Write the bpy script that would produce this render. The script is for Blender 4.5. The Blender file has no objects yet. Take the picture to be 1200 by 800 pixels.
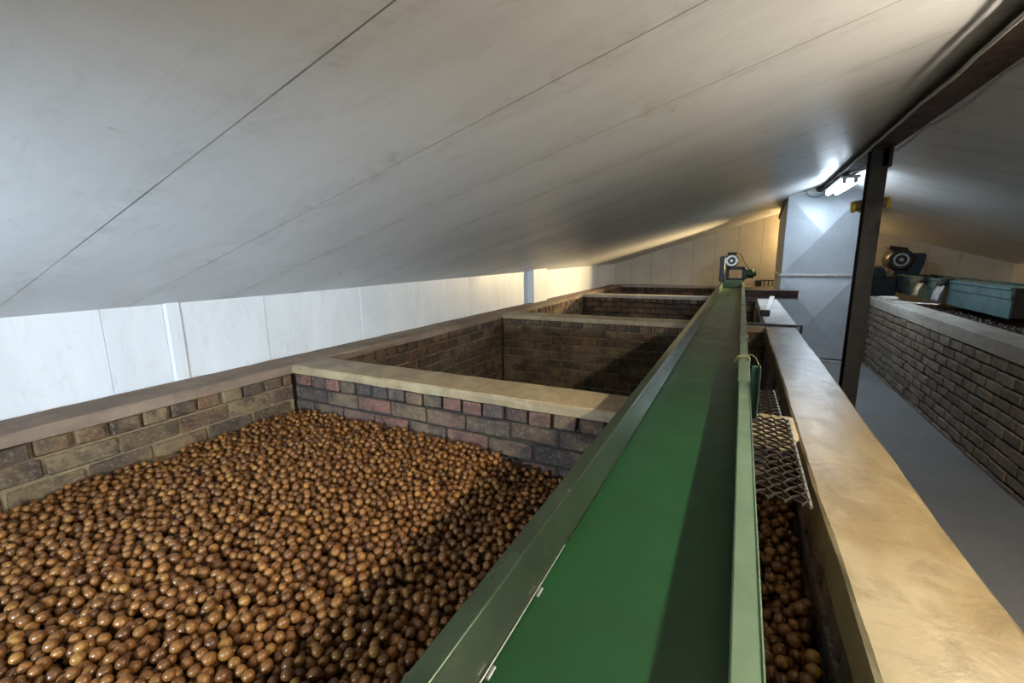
import bpy, bmesh, math, random
import numpy as np
from mathutils import Vector, Matrix

# ------------------------------------------------------------------ camera, world, exposure
U = 0.6                 # one unit of the survey below is 0.6 m; the survey's origin is the camera
ZF = -2.55              # floor level in survey units
SC = bpy.context.scene
COL = SC.collection


def P(x, y, z):
    return Vector((x * U, y * U, (z - ZF) * U))


cam_d = bpy.data.cameras.new('camera')
cam = bpy.data.objects.new('camera', cam_d)
COL.objects.link(cam)
cam_d.sensor_width = 36.0
cam_d.lens = 518.5 / 1200 * 36.0
cam_d.clip_start = 0.02
_r = Vector((0.8900, 0.4558, -0.0126)); _u = Vector((-0.0733, 0.1703, 0.9827)); _f = Vector((-0.4501, 0.8736, -0.1850))
_m = Matrix((_r, _u, -_f)).transposed().to_4x4()
_m.translation = P(0, 0, 0)
cam.matrix_world = _m
SC.camera = cam

vs = SC.view_settings
vs.view_transform = 'Standard'
vs.look = 'None'
vs.gamma = 1.0
vs.use_curve_mapping = False
vs.exposure = 1.3

w = bpy.data.worlds.new('world')
SC.world = w
w.use_nodes = True
w.node_tree.nodes['Background'].inputs[0].default_value = (0.75, 0.85, 1.0, 1)
w.node_tree.nodes['Background'].inputs[1].default_value = 0.02

TUBE_NEAR = 75.0        # emission of the tubes of the three ridge battens and of the added gable lamp
TUBE_FAR = 20.0
TUBE_BACK = 60.0
FILL_GABLE = 85.0
FILL_COOL = 8.0      # watts of the two added, unseen floodlights
FILL_WARM = 15.0
COL_NEAR = (1.0, 0.88, 0.70)
COL_FAR = (0.72, 0.86, 1.0)
COL_BACK = (0.80, 0.90, 1.0)

rng = np.random.default_rng(7)
random.seed(7)


# ------------------------------------------------------------------ materials
def mat(name, build):
    m = bpy.data.materials.new(name)
    m.use_nodes = True
    nt = m.node_tree
    b = nt.nodes['Principled BSDF']
    build(nt, b)
    return m


def nd(nt, kind, **kw):
    n = nt.nodes.new(kind)
    for k, v in kw.items():
        if k in n.inputs:
            n.inputs[k].default_value = v
        else:
            setattr(n, k, v)
    return n


def coords(nt, scale=(1, 1, 1)):
    t = nt.nodes.new('ShaderNodeTexCoord')
    mp = nt.nodes.new('ShaderNodeMapping')
    mp.inputs['Scale'].default_value = scale
    nt.links.new(t.outputs['Object'], mp.inputs['Vector'])
    return mp.outputs['Vector']


def noise(nt, vec, scale, detail=6, rough=0.6, dist=0.0):
    n = nt.nodes.new('ShaderNodeTexNoise')
    n.inputs['Scale'].default_value = scale
    n.inputs['Detail'].default_value = detail
    n.inputs['Roughness'].default_value = rough
    n.inputs['Distortion'].default_value = dist
    nt.links.new(vec, n.inputs['Vector'])
    return n.outputs['Fac']


def ramp(nt, fac, stops):
    r = nt.nodes.new('ShaderNodeValToRGB')
    e = r.color_ramp.elements
    while len(e) < len(stops):
        e.new(0.5)
    for i, (p, c) in enumerate(stops):
        e[i].position = p
        e[i].color = (*c, 1) if len(c) == 3 else c
    nt.links.new(fac, r.inputs['Fac'])
    return r.outputs['Color']


def mix(nt, fac, a, b, mode='MIX'):
    n = nt.nodes.new('ShaderNodeMix')
    n.data_type = 'RGBA'
    n.blend_type = mode
    for sock, v in ((n.inputs['Factor'], fac), (n.inputs['A'], a), (n.inputs['B'], b)):
        if isinstance(v, (int, float)):
            sock.default_value = v
        elif isinstance(v, tuple):
            sock.default_value = (*v, 1) if len(v) == 3 else v
        else:
            nt.links.new(v, sock)
    for s in n.inputs:      # colour sockets of the RGBA variant
        pass
    return n.outputs[2]


def mixc(nt, fac, a, b, mode='MIX'):
    n = nt.nodes.new('ShaderNodeMixRGB')
    n.blend_type = mode
    for sock, v in ((n.inputs[0], fac), (n.inputs[1], a), (n.inputs[2], b)):
        if isinstance(v, (int, float)):
            sock.default_value = v
        elif isinstance(v, tuple):
            sock.default_value = (*v, 1) if len(v) == 3 else v
        else:
            nt.links.new(v, sock)
    return n.outputs[0]


def math_n(nt, op, a, b=None, c=None):
    n = nt.nodes.new('ShaderNodeMath')
    n.operation = op
    for i, v in enumerate((a, b, c)):
        if v is None:
            continue
        if isinstance(v, (int, float)):
            n.inputs[i].default_value = v
        else:
            nt.links.new(v, n.inputs[i])
    return n.outputs[0]


def bump(nt, b, h, strength=0.3, dist=0.01):
    n = nt.nodes.new('ShaderNodeBump')
    n.inputs['Strength'].default_value = strength
    n.inputs['Distance'].default_value = dist
    nt.links.new(h, n.inputs['Height'])
    nt.links.new(n.outputs['Normal'], b.inputs['Normal'])


def island(nt):
    g = nt.nodes.new('ShaderNodeNewGeometry')
    o = nt.nodes.new('ShaderNodeObjectInfo')
    return math_n(nt, 'FRACT', math_n(nt, 'ADD', g.outputs['Random Per Island'], o.outputs['Random']))


def m_brick(stops, dirt, dirt_amt=0.5):
    def f(nt, b):
        v = coords(nt)
        base = ramp(nt, island(nt), stops)
        n1 = noise(nt, v, 14, 8, 0.7)
        n2 = noise(nt, v, 70, 5, 0.7)
        c = mixc(nt, ramp(nt, n1, [(0.42, (0, 0, 0)), (0.62, (dirt_amt,) * 3)]), base, dirt)
        c = mixc(nt, ramp(nt, n2, [(0.53, (0, 0, 0)), (0.70, (0.55,) * 3)]), c, (0.32, 0.27, 0.20))
        n4 = noise(nt, v, 5, 4, 0.6)
        c = mixc(nt, ramp(nt, n4, [(0.5, (0, 0, 0)), (0.66, (0.45,) * 3)]), c, (0.27, 0.19, 0.10))
        nt.links.new(c, b.inputs['Base Color'])
        b.inputs['Roughness'].default_value = 0.85
        bump(nt, b, math_n(nt, 'ADD', math_n(nt, 'MULTIPLY', n1, 0.6), math_n(nt, 'MULTIPLY', n2, 0.4)), 0.7, 0.008)
    return f


M = {}
M['brick_warm'] = mat('old_stock_brick', m_brick(
    [(0.0, (0.055, 0.036, 0.024)), (0.25, (0.12, 0.078, 0.040)), (0.45, (0.17, 0.088, 0.040)), (0.6, (0.065, 0.045, 0.034)),
     (0.75, (0.16, 0.105, 0.052)), (0.9, (0.19, 0.135, 0.07)), (1.0, (0.14, 0.095, 0.05))], (0.03, 0.021, 0.015), 0.85))
M['brick_sooty'] = mat('sooty_dark_brick', m_brick(
    [(0.0, (0.050, 0.036, 0.032)), (0.3, (0.085, 0.055, 0.045)), (0.5, (0.20, 0.085, 0.06)), (0.62, (0.055, 0.045, 0.042)),
     (0.8, (0.13, 0.075, 0.045)), (1.0, (0.09, 0.062, 0.052))], (0.03, 0.025, 0.023), 0.7))
M['brick_grey'] = mat('grey_brown_stock_brick', m_brick(
    [(0.0, (0.12, 0.095, 0.07)), (0.4, (0.17, 0.135, 0.10)), (0.7, (0.21, 0.175, 0.135)), (1.0, (0.16, 0.11, 0.075))], (0.07, 0.055, 0.042), 0.6))


def m_mortar(col):
    def f(nt, b):
        v = coords(nt)
        n1 = noise(nt, v, 25, 6)
        nt.links.new(ramp(nt, n1, [(0.3, tuple(0.55 * c for c in col)), (0.7, col)]), b.inputs['Base Color'])
        b.inputs['Roughness'].default_value = 0.95
        bump(nt, b, n1, 0.6, 0.006)
    return f


M['mortar'] = mat('sand_mortar', m_mortar((0.29, 0.22, 0.12)))
M['mortar_dark'] = mat('raked_dark_mortar', m_mortar((0.055, 0.045, 0.036)))


def m_cement(c0, c1, c2, rough=0.7):
    def f(nt, b):
        v = coords(nt)
        vs_ = coords(nt, (1.0, 0.35, 1.0))
        n1 = noise(nt, vs_, 2.2, 8, 0.62, 0.4)
        n2 = noise(nt, v, 9, 8, 0.7, 0.8)
        n3 = noise(nt, v, 60, 4, 0.6)
        c = ramp(nt, n1, [(0.38, c0), (0.5, c1), (0.62, c2)])
        c = mixc(nt, ramp(nt, n2, [(0.48, (0, 0, 0)), (0.70, (0.6,) * 3)]), c, tuple(0.7 * k for k in c0))
        c = mixc(nt, ramp(nt, n3, [(0.62, (0, 0, 0)), (0.74, (0.35,) * 3)]), c, tuple(min(1, 1.25 * k) for k in c2))
        vo = nt.nodes.new('ShaderNodeTexVoronoi')
        vo.inputs['Scale'].default_value = 7.0
        nt.links.new(v, vo.inputs['Vector'])
        c = mixc(nt, ramp(nt, vo.outputs['Distance'], [(0.03, (0.7,) * 3), (0.05, (0, 0, 0))]), c, tuple(0.3 * k for k in c0))
        nt.links.new(c, b.inputs['Base Color'])
        b.inputs['Roughness'].default_value = rough
        bump(nt, b, math_n(nt, 'ADD', n2, math_n(nt, 'MULTIPLY', n3, 0.3)), 0.35, 0.008)
    return f


M['cement_tan'] = mat('worn_tan_cement', m_cement((0.105, 0.072, 0.032), (0.185, 0.138, 0.068), (0.29, 0.24, 0.15), 0.30))
M['cement_cross'] = mat('tan_cement_of_cross_walls', m_cement((0.20, 0.135, 0.075), (0.36, 0.275, 0.155), (0.46, 0.37, 0.22), 0.5))
M['cement_lamplit'] = mat('lamplit_pale_cement', m_cement((0.42, 0.40, 0.38), (0.56, 0.54, 0.52), (0.66, 0.65, 0.63), 0.5))  # far ledge: the far lamp's light is put into this paler colour
M['cement_brown'] = mat('dusty_brown_cement', m_cement((0.17, 0.12, 0.085), (0.24, 0.175, 0.125), (0.31, 0.24, 0.165), 0.85))
M['cement_grey'] = mat('pale_grey_cement', m_cement((0.27, 0.24, 0.20), (0.35, 0.32, 0.28), (0.44, 0.41, 0.36), 0.75))


def _floor(nt, b):
    v = coords(nt)
    vv = coords(nt, (1, 0.25, 1))
    n1 = noise(nt, v, 1.6, 6, 0.6)
    n2 = noise(nt, vv, 40, 5, 0.6)
    c = ramp(nt, n1, [(0.3, (0.115, 0.115, 0.115)), (0.7, (0.16, 0.16, 0.158))])
    c = mixc(nt, ramp(nt, n2, [(0.4, (0, 0, 0)), (0.8, (0.3,) * 3)]), c, (0.09, 0.09, 0.088))
    nt.links.new(c, b.inputs['Base Color'])
    b.inputs['Roughness'].default_value = 0.6
    bump(nt, b, n2, 0.25, 0.004)


M['floor'] = mat('smooth_grey_screed', _floor)


def m_panel(axis, pitch, off, base, line_w=0.004, gloss=0.32, line_amt=0.85, dirt=0.35):
    """white coated insulation panels with seams every PITCH metres along AXIS"""
    def f(nt, b):
        t = nt.nodes.new('ShaderNodeTexCoord')
        sx = nt.nodes.new('ShaderNodeSeparateXYZ')
        nt.links.new(t.outputs['Object'], sx.inputs[0])
        a = sx.outputs[axis]
        v = coords(nt)
        st = (2.2, 1, 1) if axis == 'Y' else (1, 1, 2)
        if axis == 'Y':
            st = (0.5, 1.6, 0.5)
        v2 = coords(nt, st)
        ph = math_n(nt, 'DIVIDE', math_n(nt, 'SUBTRACT', a, off), pitch)
        fr = math_n(nt, 'ABSOLUTE', math_n(nt, 'SUBTRACT', math_n(nt, 'FRACT', math_n(nt, 'ADD', ph, 0.5)), 0.5))
        dist = math_n(nt, 'MULTIPLY', fr, pitch)
        line = math_n(nt, 'LESS_THAN', dist, line_w / 2)
        fade = ramp(nt, noise(nt, v, 1.1, 3), [(0.34, (0.12,) * 3), (0.56, (1,) * 3)])
        n1 = noise(nt, v2, 2.0, 8, 0.68, 0.6)
        n2 = noise(nt, v2, 14, 8, 0.72, 1.0)
        n3 = noise(nt, v, 5.0, 6, 0.7, 2.5)
        c = ramp(nt, n1, [(0.3, tuple(0.86 * k for k in base)), (0.62, base)])
        c = mixc(nt, ramp(nt, n2, [(0.54, (0, 0, 0)), (0.76, (dirt,) * 3)]), c, (0.42, 0.40, 0.37))
        c = mixc(nt, ramp(nt, n3, [(0.64, (0, 0, 0)), (0.72, (dirt * 0.9,) * 3)]), c, (0.36, 0.34, 0.30))
        # grime gathers along the seams
        near = math_n(nt, 'SUBTRACT', 1.0, math_n(nt, 'MINIMUM', 1.0, math_n(nt, 'MULTIPLY', dist, 9.0)))
        gr = math_n(nt, 'MULTIPLY', near, math_n(nt, 'MULTIPLY', ramp(nt, n3, [(0.45, (0,) * 3), (0.7, (1,) * 3)]), dirt))
        c = mixc(nt, gr, c, (0.30, 0.28, 0.25))
        c = mixc(nt, math_n(nt, 'MULTIPLY', math_n(nt, 'MULTIPLY', line, fade), line_amt), c, (0.05, 0.045, 0.04))
        nt.links.new(c, b.inputs['Base Color'])
        nt.links.new(ramp(nt, n1, [(0.3, (gloss + 0.12,) * 3), (0.7, (gloss,) * 3)]), b.inputs['Roughness'])
        bump(nt, b, math_n(nt, 'ADD', math_n(nt, 'MULTIPLY', line, -1.0), math_n(nt, 'MULTIPLY', n1, 0.25)), 0.06, 0.004)
    return f


M['ceiling'] = mat('white_ceiling_panel', m_panel('Y', 0.74 * U, 0.95 * U, (0.60, 0.60, 0.595), gloss=0.30, dirt=0.5))
M['wall_white'] = mat('white_wall_panel', m_panel('Y', 50.0, 25.0, (0.78, 0.83, 0.88), dirt=0.3))
M['wall_gable'] = mat('cream_gable_panel', m_panel('X', 0.69 * U, -0.16 * U, (0.66, 0.60, 0.47), 0.006, 0.45, 0.8, 0.25))


def m_simple(col, rough=0.5, metal=0.0, var=0.25, scale=12, bmp=0.1, spec=None, worn=None):
    def f(nt, b):
        v = coords(nt)
        n1 = noise(nt, v, scale, 6, 0.65)
        c = ramp(nt, n1, [(0.3, tuple(k * (1 - var) for k in col)), (0.7, tuple(min(1, k * (1 + var)) for k in col))])
        if worn:
            n2 = noise(nt, v, scale * 2.3, 7, 0.75)
            c = mixc(nt, ramp(nt, n2, [(0.58, (0, 0, 0)), (0.68, (0.8,) * 3)]), c, worn)
        nt.links.new(c, b.inputs['Base Color'])
        nt.links.new(ramp(nt, n1, [(0.3, (min(1, rough * 1.2),) * 3), (0.7, (rough * 0.85,) * 3)]), b.inputs['Roughness'])
        b.inputs['Metallic'].default_value = metal
        if bmp:
            bump(nt, b, n1, bmp, 0.004)
    return f


M['rail_green'] = mat('worn_green_rail_paint', m_simple((0.05, 0.072, 0.045), 0.2, 0.55, 0.3, 7, 0.03, worn=(0.14, 0.12, 0.07)))
M['rail_pale'] = mat('pale_green_rail_paint', m_simple((0.13, 0.20, 0.125), 0.36, 0.3, 0.2, 8, 0.05, worn=(0.09, 0.14, 0.085)))
M['belt'] = mat('green_pvc_belt', m_simple((0.009, 0.050, 0.015), 0.36, 0.0, 0.12, 6, 0.0))
M['dark_green'] = mat('dark_green_plate', m_simple((0.03, 0.07, 0.05), 0.45, 0.3))
M['trough_blue'] = mat('blue_green_trough_steel', m_simple((0.10, 0.175, 0.185), 0.42, 0.35, 0.25, 6, 0.06, worn=(0.05, 0.12, 0.085)))
M['black'] = mat('black_machine_paint', m_simple((0.012, 0.015, 0.02), 0.4))
M['navy'] = mat('dark_blue_machine_paint', m_simple((0.018, 0.03, 0.05), 0.4))
M['steel_pale'] = mat('bare_pale_steel', m_simple((0.5, 0.5, 0.48), 0.35, 0.8))
M['rust'] = mat('rusty_brown_steel', m_simple((0.065, 0.036, 0.025), 0.65, 0.2, 0.45, 14, 0.3, worn=(0.11, 0.05, 0.028)))
M['post'] = mat('dark_brown_post_paint', m_simple((0.022, 0.017, 0.013), 0.5, 0.2, 0.3, 14, 0.2))
M['channel'] = mat('red_oxide_channel', m_simple((0.10, 0.065, 0.06), 0.55, 0.2, 0.3, 14, 0.2))
M['mesh_steel'] = mat('dark_expanded_metal', m_simple((0.028, 0.020, 0.014), 0.6, 0.4, 0.4, 30, 0.0))
M['cable'] = mat('grey_cable_sheath', m_simple((0.42, 0.41, 0.40), 0.5, 0.0, 0.1, 30, 0.0))
M['cord'] = mat('yellow_green_cord', m_simple((0.24, 0.25, 0.10), 0.8))
M['white_enamel'] = mat('white_enamel', m_simple((0.75, 0.76, 0.77), 0.4, 0.0, 0.06))
M['card'] = mat('tan_cardboard', m_simple((0.27, 0.18, 0.11), 0.7))
M['yellow'] = mat('yellow_plastic', m_simple((0.75, 0.52, 0.03), 0.4))
M['board'] = mat('pale_board', m_simple((0.62, 0.60, 0.56), 0.6))
M['film'] = mat('grey_plastic_film', m_simple((0.36, 0.37, 0.38), 0.4))


def _galv(nt, b):
    v = coords(nt)
    vo = nt.nodes.new('ShaderNodeTexVoronoi')
    vo.inputs['Scale'].default_value = 16
    nt.links.new(v, vo.inputs['Vector'])
    n1 = noise(nt, v, 3, 6)
    c = mixc(nt, math_n(nt, 'MULTIPLY', vo.outputs['Distance'], 0.2), ramp(nt, n1, [(0.3, (0.40, 0.44, 0.48)), (0.7, (0.50, 0.54, 0.58))]), (0.3, 0.33, 0.36))
    nt.links.new(c, b.inputs['Base Color'])
    b.inputs['Metallic'].default_value = 0.55
    b.inputs['Roughness'].default_value = 0.48


M['galvanised'] = mat('galvanised_sheet', _galv)


def _nut(nt, b):
    v = coords(nt)
    base = ramp(nt, island(nt), [(0.0, (0.085, 0.032, 0.009)), (0.3, (0.165, 0.064, 0.014)), (0.6, (0.23, 0.095, 0.019)), (0.85, (0.115, 0.044, 0.011)), (1.0, (0.29, 0.135, 0.028))])
    n1 = noise(nt, v, 75, 4)
    c = mixc(nt, ramp(nt, n1, [(0.45, (0, 0, 0)), (0.7, (0.55,) * 3)]), base, (0.07, 0.03, 0.012))
    nt.links.new(c, b.inputs['Base Color'])
    b.inputs['Roughness'].default_value = 0.30
    b.inputs['Specular IOR Level'].default_value = 0.45


M['nut'] = mat('brown_nut_shell', _nut)
M['nut_dark'] = mat('dark_nut_shell', m_simple((0.03, 0.014, 0.009), 0.5, 0.0, 0.4, 60, 0.0))  # one darker brown than the near nuts


def m_glow(col, s):
    m = bpy.data.materials.new('lamp_glow')
    m.use_nodes = True
    nt = m.node_tree
    nt.nodes.remove(nt.nodes['Principled BSDF'])
    e = nt.nodes.new('ShaderNodeEmission')
    e.inputs[0].default_value = (*col, 1)
    e.inputs[1].default_value = s
    nt.links.new(e.outputs[0], nt.nodes['Material Output'].inputs[0])
    return m


M['tube_near'] = m_glow(COL_NEAR, TUBE_NEAR)
M['tube_far'] = m_glow(COL_FAR, TUBE_FAR)
M['tube_back'] = m_glow(COL_BACK, TUBE_BACK)
M['gable_fill'] = m_glow((1.0, 0.66, 0.30), FILL_GABLE)


# ------------------------------------------------------------------ mesh building (survey units in, metres out)
class MB:
    def __init__(self):
        self.v, self.f, self.mi, self.sm = [], [], [], []

    def add(self, verts, faces, mi=0, smooth=False):
        n = len(self.v)
        self.v += [tuple(p) for p in verts]
        for q in faces:
            self.f.append(tuple(i + n for i in q))
            self.mi.append(mi)
            self.sm.append(smooth)
        return self

    def box(self, x0, x1, y0, y1, z0, z1, c=0.004, mi=0):
        return self.obox(((x0 + x1) / 2, (y0 + y1) / 2, (z0 + z1) / 2), (1, 0, 0), (0, 1, 0), (0, 0, 1),
                         abs(x1 - x0) / 2, abs(y1 - y0) / 2, abs(z1 - z0) / 2, c, mi)

    def obox(self, o, a, b, d, ha, hb, hd, c=0.004, mi=0, jit=0.0):
        """chamfered box: centre O, axes A B D, half sizes"""
        o = np.array(o, float); A = np.array((a, b, d), float)
        h = np.array((ha, hb, hd)); c = min(c, 0.45 * h.min())
        vs_, idx = [], {}
        for k in range(3):
            i, j = (k + 1) % 3, (k + 2) % 3
            for s in (-1, 1):
                for si in (-1, 1):
                    for sj in (-1, 1):
                        q = np.zeros(3)
                        q[k] = s * h[k]; q[i] = si * (h[i] - c); q[j] = sj * (h[j] - c)
                        sg = [0, 0, 0]; sg[k] = s; sg[i] = si; sg[j] = sj
                        idx[(k, tuple(sg))] = len(vs_)
                        if jit:
                            q = q + rng.uniform(-jit, jit, 3)
                        vs_.append(o + q @ A)
        F = []
        for k in range(3):
            i, j = (k + 1) % 3, (k + 2) % 3
            for s in (-1, 1):
                def g(si, sj, kk=k):
                    sg = [0, 0, 0]; sg[k] = s; sg[i] = si; sg[j] = sj
                    return idx[(kk, tuple(sg))]
                q = [g(-1, -1), g(1, -1), g(1, 1), g(-1, 1)]
                F.append(q if s > 0 else q[::-1])
        for k in range(3):      # edges along axis k
            i, j = (k + 1) % 3, (k + 2) % 3
            for si in (-1, 1):
                for sj in (-1, 1):
                    def g(kk, sk):
                        sg = [0, 0, 0]; sg[k] = sk; sg[i] = si; sg[j] = sj
                        return idx[(kk, tuple(sg))]
                    q = [g(i, -1), g(i, 1), g(j, 1), g(j, -1)]
                    F.append(q if si * sj < 0 else q[::-1])
        for sx in (-1, 1):
            for sy in (-1, 1):
                for sz in (-1, 1):
                    q = [idx[(k, (sx, sy, sz))] for k in range(3)]
                    F.append(q if sx * sy * sz > 0 else q[::-1])
        return self.add(vs_, F, mi)

    def sweep(self, prof, axis, stations, jit=0.0, closed=True, mi=0, cap=True, smooth=False, drift=None):
        """profile of (across, z) pairs carried along 'X' or 'Y' through STATIONS"""
        n = len(prof)
        vs_, F = [], []
        for k, s in enumerate(stations):
            dx = drift(s) if drift else 0
            for a, z in prof:
                if jit:
                    a = a + rng.uniform(-jit, jit); z = z + rng.uniform(-jit, jit) * 0.6
                a += dx
                vs_.append((a, s, z) if axis == 'Y' else (s, a, z))
        m = n if closed else n - 1
        for k in range(len(stations) - 1):
            for i in range(m):
                j = (i + 1) % n
                F.append((k * n + i, k * n + j, (k + 1) * n + j, (k + 1) * n + i))
        if cap and closed:
            F.append(tuple(range(n))[::-1])
            F.append(tuple((len(stations) - 1) * n + i for i in range(n)))
        return self.add(vs_, F, mi, smooth)

    def tube(self, pts, r, seg=8, mi=0, cap=True):
        pts = [np.array(p, float) for p in pts]
        vs_, F = [], []
        prev = None
        for k, p in enumerate(pts):
            t = pts[min(k + 1, len(pts) - 1)] - pts[max(k - 1, 0)]
            t /= np.linalg.norm(t) + 1e-12
            if prev is None:
                h = np.array((0, 0, 1.0)) if abs(t[2]) < 0.9 else np.array((1.0, 0, 0))
                n = np.cross(t, h)
            else:
                n = prev - t * (prev @ t)
            n /= np.linalg.norm(n) + 1e-12
            prev = n
            bn = np.cross(t, n)
            rr = r[k] if isinstance(r, (list, tuple)) else r
            for i in range(seg):
                a = 2 * math.pi * i / seg
                vs_.append(p + rr * (math.cos(a) * n + math.sin(a) * bn))
        for k in range(len(pts) - 1):
            for i in range(seg):
                j = (i + 1) % seg
                F.append((k * seg + i, k * seg + j, (k + 1) * seg + j, (k + 1) * seg + i))
        self.add(vs_, F, mi, True)
        if cap:
            n0 = len(vs_)
            self.add(vs_[:seg], [tuple(range(seg))[::-1]], mi)
            self.add(vs_[-seg:], [tuple(range(seg))], mi)
        return self

    def cyl(self, a, b, r, seg=20, mi=0):
        a = np.array(a, float); b = np.array(b, float)
        d = (b - a) / np.linalg.norm(b - a)
        c = min(r * 0.12, np.linalg.norm(b - a) * 0.2)
        return self.tube([a, a + d * 1e-5, a + d * c, b - d * c, b - d * 1e-5, b], [r - c, r - c, r, r, r - c, r - c], seg, mi)

    def ring(self, c, axis, r0, r1, h, seg=24, mi=0):
        """flat ring with thickness along AXIS ('Y' or 'X')"""
        vs_, F = [], []
        for i in range(seg):
            a = 2 * math.pi * i / seg
            for (r, d) in ((r0, -h / 2), (r1, -h / 2), (r1, h / 2), (r0, h / 2)):
                q = (r * math.cos(a), d, r * math.sin(a)) if axis == 'Y' else (d, r * math.cos(a), r * math.sin(a))
                vs_.append((c[0] + q[0], c[1] + q[1], c[2] + q[2]))
        for i in range(seg):
            j = (i + 1) % seg
            for k in range(4):
                l = (k + 1) % 4
                F.append((i * 4 + k, i * 4 + l, j * 4 + l, j * 4 + k))
        return self.add(vs_, F, mi, False)

    def build(self, name, mats, parent=None, base=(0, 0, 0), recalc=True):
        if not isinstance(mats, (list, tuple)):
            mats = [mats]
        b = P(*base)
        if parent is not None:
            b = Vector(parent['_b'])
        me = bpy.data.meshes.new(name)
        v = np.array(self.v, float)
        v = v * U; v[:, 2] -= ZF * U
        v -= np.array(b)
        me.from_pydata(v.tolist(), [], self.f)
        for m in mats:
            me.materials.append(m)
        me.polygons.foreach_set('material_index', self.mi)
        me.polygons.foreach_set('use_smooth', self.sm)
        if recalc:
            bm = bmesh.new(); bm.from_mesh(me)
            bmesh.ops.recalc_face_normals(bm, faces=bm.faces)
            bm.to_mesh(me); bm.free()
        me.update()
        o = bpy.data.objects.new(name, me)
        COL.objects.link(o)
        o['_b'] = tuple(b)
        if parent is not None:
            o.parent = parent
        else:
            o.location = b
        return o


def tag(o, label, cat, group=None, kind=None):
    o['label'] = label
    o['category'] = cat
    if group:
        o['group'] = group
    if kind:
        o['kind'] = kind
    return o


def thing(name, label, cat, base, group=None):
    o = bpy.data.objects.new(name, None)
    COL.objects.link(o)
    o.location = P(*base)
    o.empty_display_size = 0.1
    o['_b'] = tuple(P(*base))
    return tag(o, label, cat, group)


def struct(o):
    o['kind'] = 'structure'
    return o


def lin(a, b, step):
    n = max(1, int(round(abs(b - a) / step)))
    return [a + (b - a) * i / n for i in range(n + 1)]


# ------------------------------------------------------------------ the shell
XL, XR, YB, YG = -4.27, 6.45, -4.6, 16.75       # left wall, right wall, wall behind the camera, gable
ZE = -0.345                                       # eaves


def apex(y):
    """ridge of the ceiling at Y: (x, z)"""
    if y <= 3.0:
        return 1.19, 1.167
    if y <= 12.6:
        t = (y - 3.0) / 9.6
        return 1.19 + 0.46 * t, 1.167 + 0.42 * t
    t = min(1, (y - 12.6) / (YG - 12.6))
    return 1.65 - 0.55 * t, 1.587 - 0.25 * t


def eave(y):
    return ZE + 0.075 * max(0, min(1, (y - 3) / 13))


m = MB()
ys = lin(YB, YG, 0.6)
NX = 10
vs_, F = [], []
for y in ys:
    ax, az = apex(y)
    ze = eave(y)
    row = [(XL - 0.02 + (ax - XL + 0.02) * i / NX, y, ze + (az - ze) * i / NX) for i in range(NX + 1)]
    row += [(ax + (XR + 0.02 - ax) * i / NX, y, az + (ZE + 0.03 - az) * i / NX) for i in range(1, NX + 1)]
    vs_ += row
W_ = 2 * NX + 1
for k in range(len(ys) - 1):
    for i in range(W_ - 1):
        F.append((k * W_ + i, k * W_ + i + 1, (k + 1) * W_ + i + 1, (k + 1) * W_ + i))
n_ = len(vs_)
top = [(x, y, z + 0.15) for x, y, z in vs_]
F2 = [tuple(i + n_ for i in q[::-1]) for q in F]
m.add(vs_ + top, F + F2, 0, False)
struct(m.build('ceiling', M['ceiling'], recalc=False))

m = MB().box(XL - 0.3, XR + 0.3, YB - 0.3, YG + 0.3, ZF - 0.2, ZF, 0.001)
struct(m.build('floor', M['floor']))

# left wall: separate coated panels with hairline gaps, one slim batten and one square pilaster
m = MB()
joints = [YB, -3.2, -1.8, -0.3, 1.53, 1.94, 2.83, 4.11, 4.72, 5.38, 6.01, 6.69, 7.26, 7.98, 9.08, 11.3, 14.0, YG]
for a, b in zip(joints[:-1], joints[1:]):
    m.box(XL - 0.12, XL + rng.uniform(-0.004, 0.004), a + 0.0015, b - 0.0015, ZF, ZE + 0.14, 0.0025)
m.box(XL - 0.2, XL - 0.10, YB, YG, ZF, ZE + 0.14, 0.0)
m.box(XL - 0.01, XL + 0.022, 1.95, 2.06, -1.02, ZE + 0.05, 0.006)
m.box(XL - 0.01, XL + 0.16, 9.08, 9.85, -1.02, ZE + 0.14, 0.01)
struct(m.build('wall_left', M['wall_white']))
m = MB().box(XR, XR + 0.15, YB, YG, ZF, ZE + 0.14, 0.0)
struct(m.build('wall_right', M['wall_gable']))


def gable(y0, y1):
    ax, az = apex(max(y0, 0) if y0 > 0 else -4)
    pr = [(XL - 0.1, ZF), (XR + 0.1, ZF), (XR + 0.1, ZE + 0.02), (ax, az + 0.1), (XL - 0.1, ZE + 0.1)]
    mm = MB()
    v = [(x, y0, z) for x, z in pr] + [(x, y1, z) for x, z in pr]
    mm.add(v, [(0, 1, 2, 3, 4), (9, 8, 7, 6, 5)] + [(i, i + 5, (i + 1) % 5 + 5, (i + 1) % 5) for i in range(5)])
    return mm


struct(gable(YG, YG + 0.2).build('wall_far', M['wall_gable']))
struct(gable(YB - 0.2, YB).build('wall_near', M['wall_white']))


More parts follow.
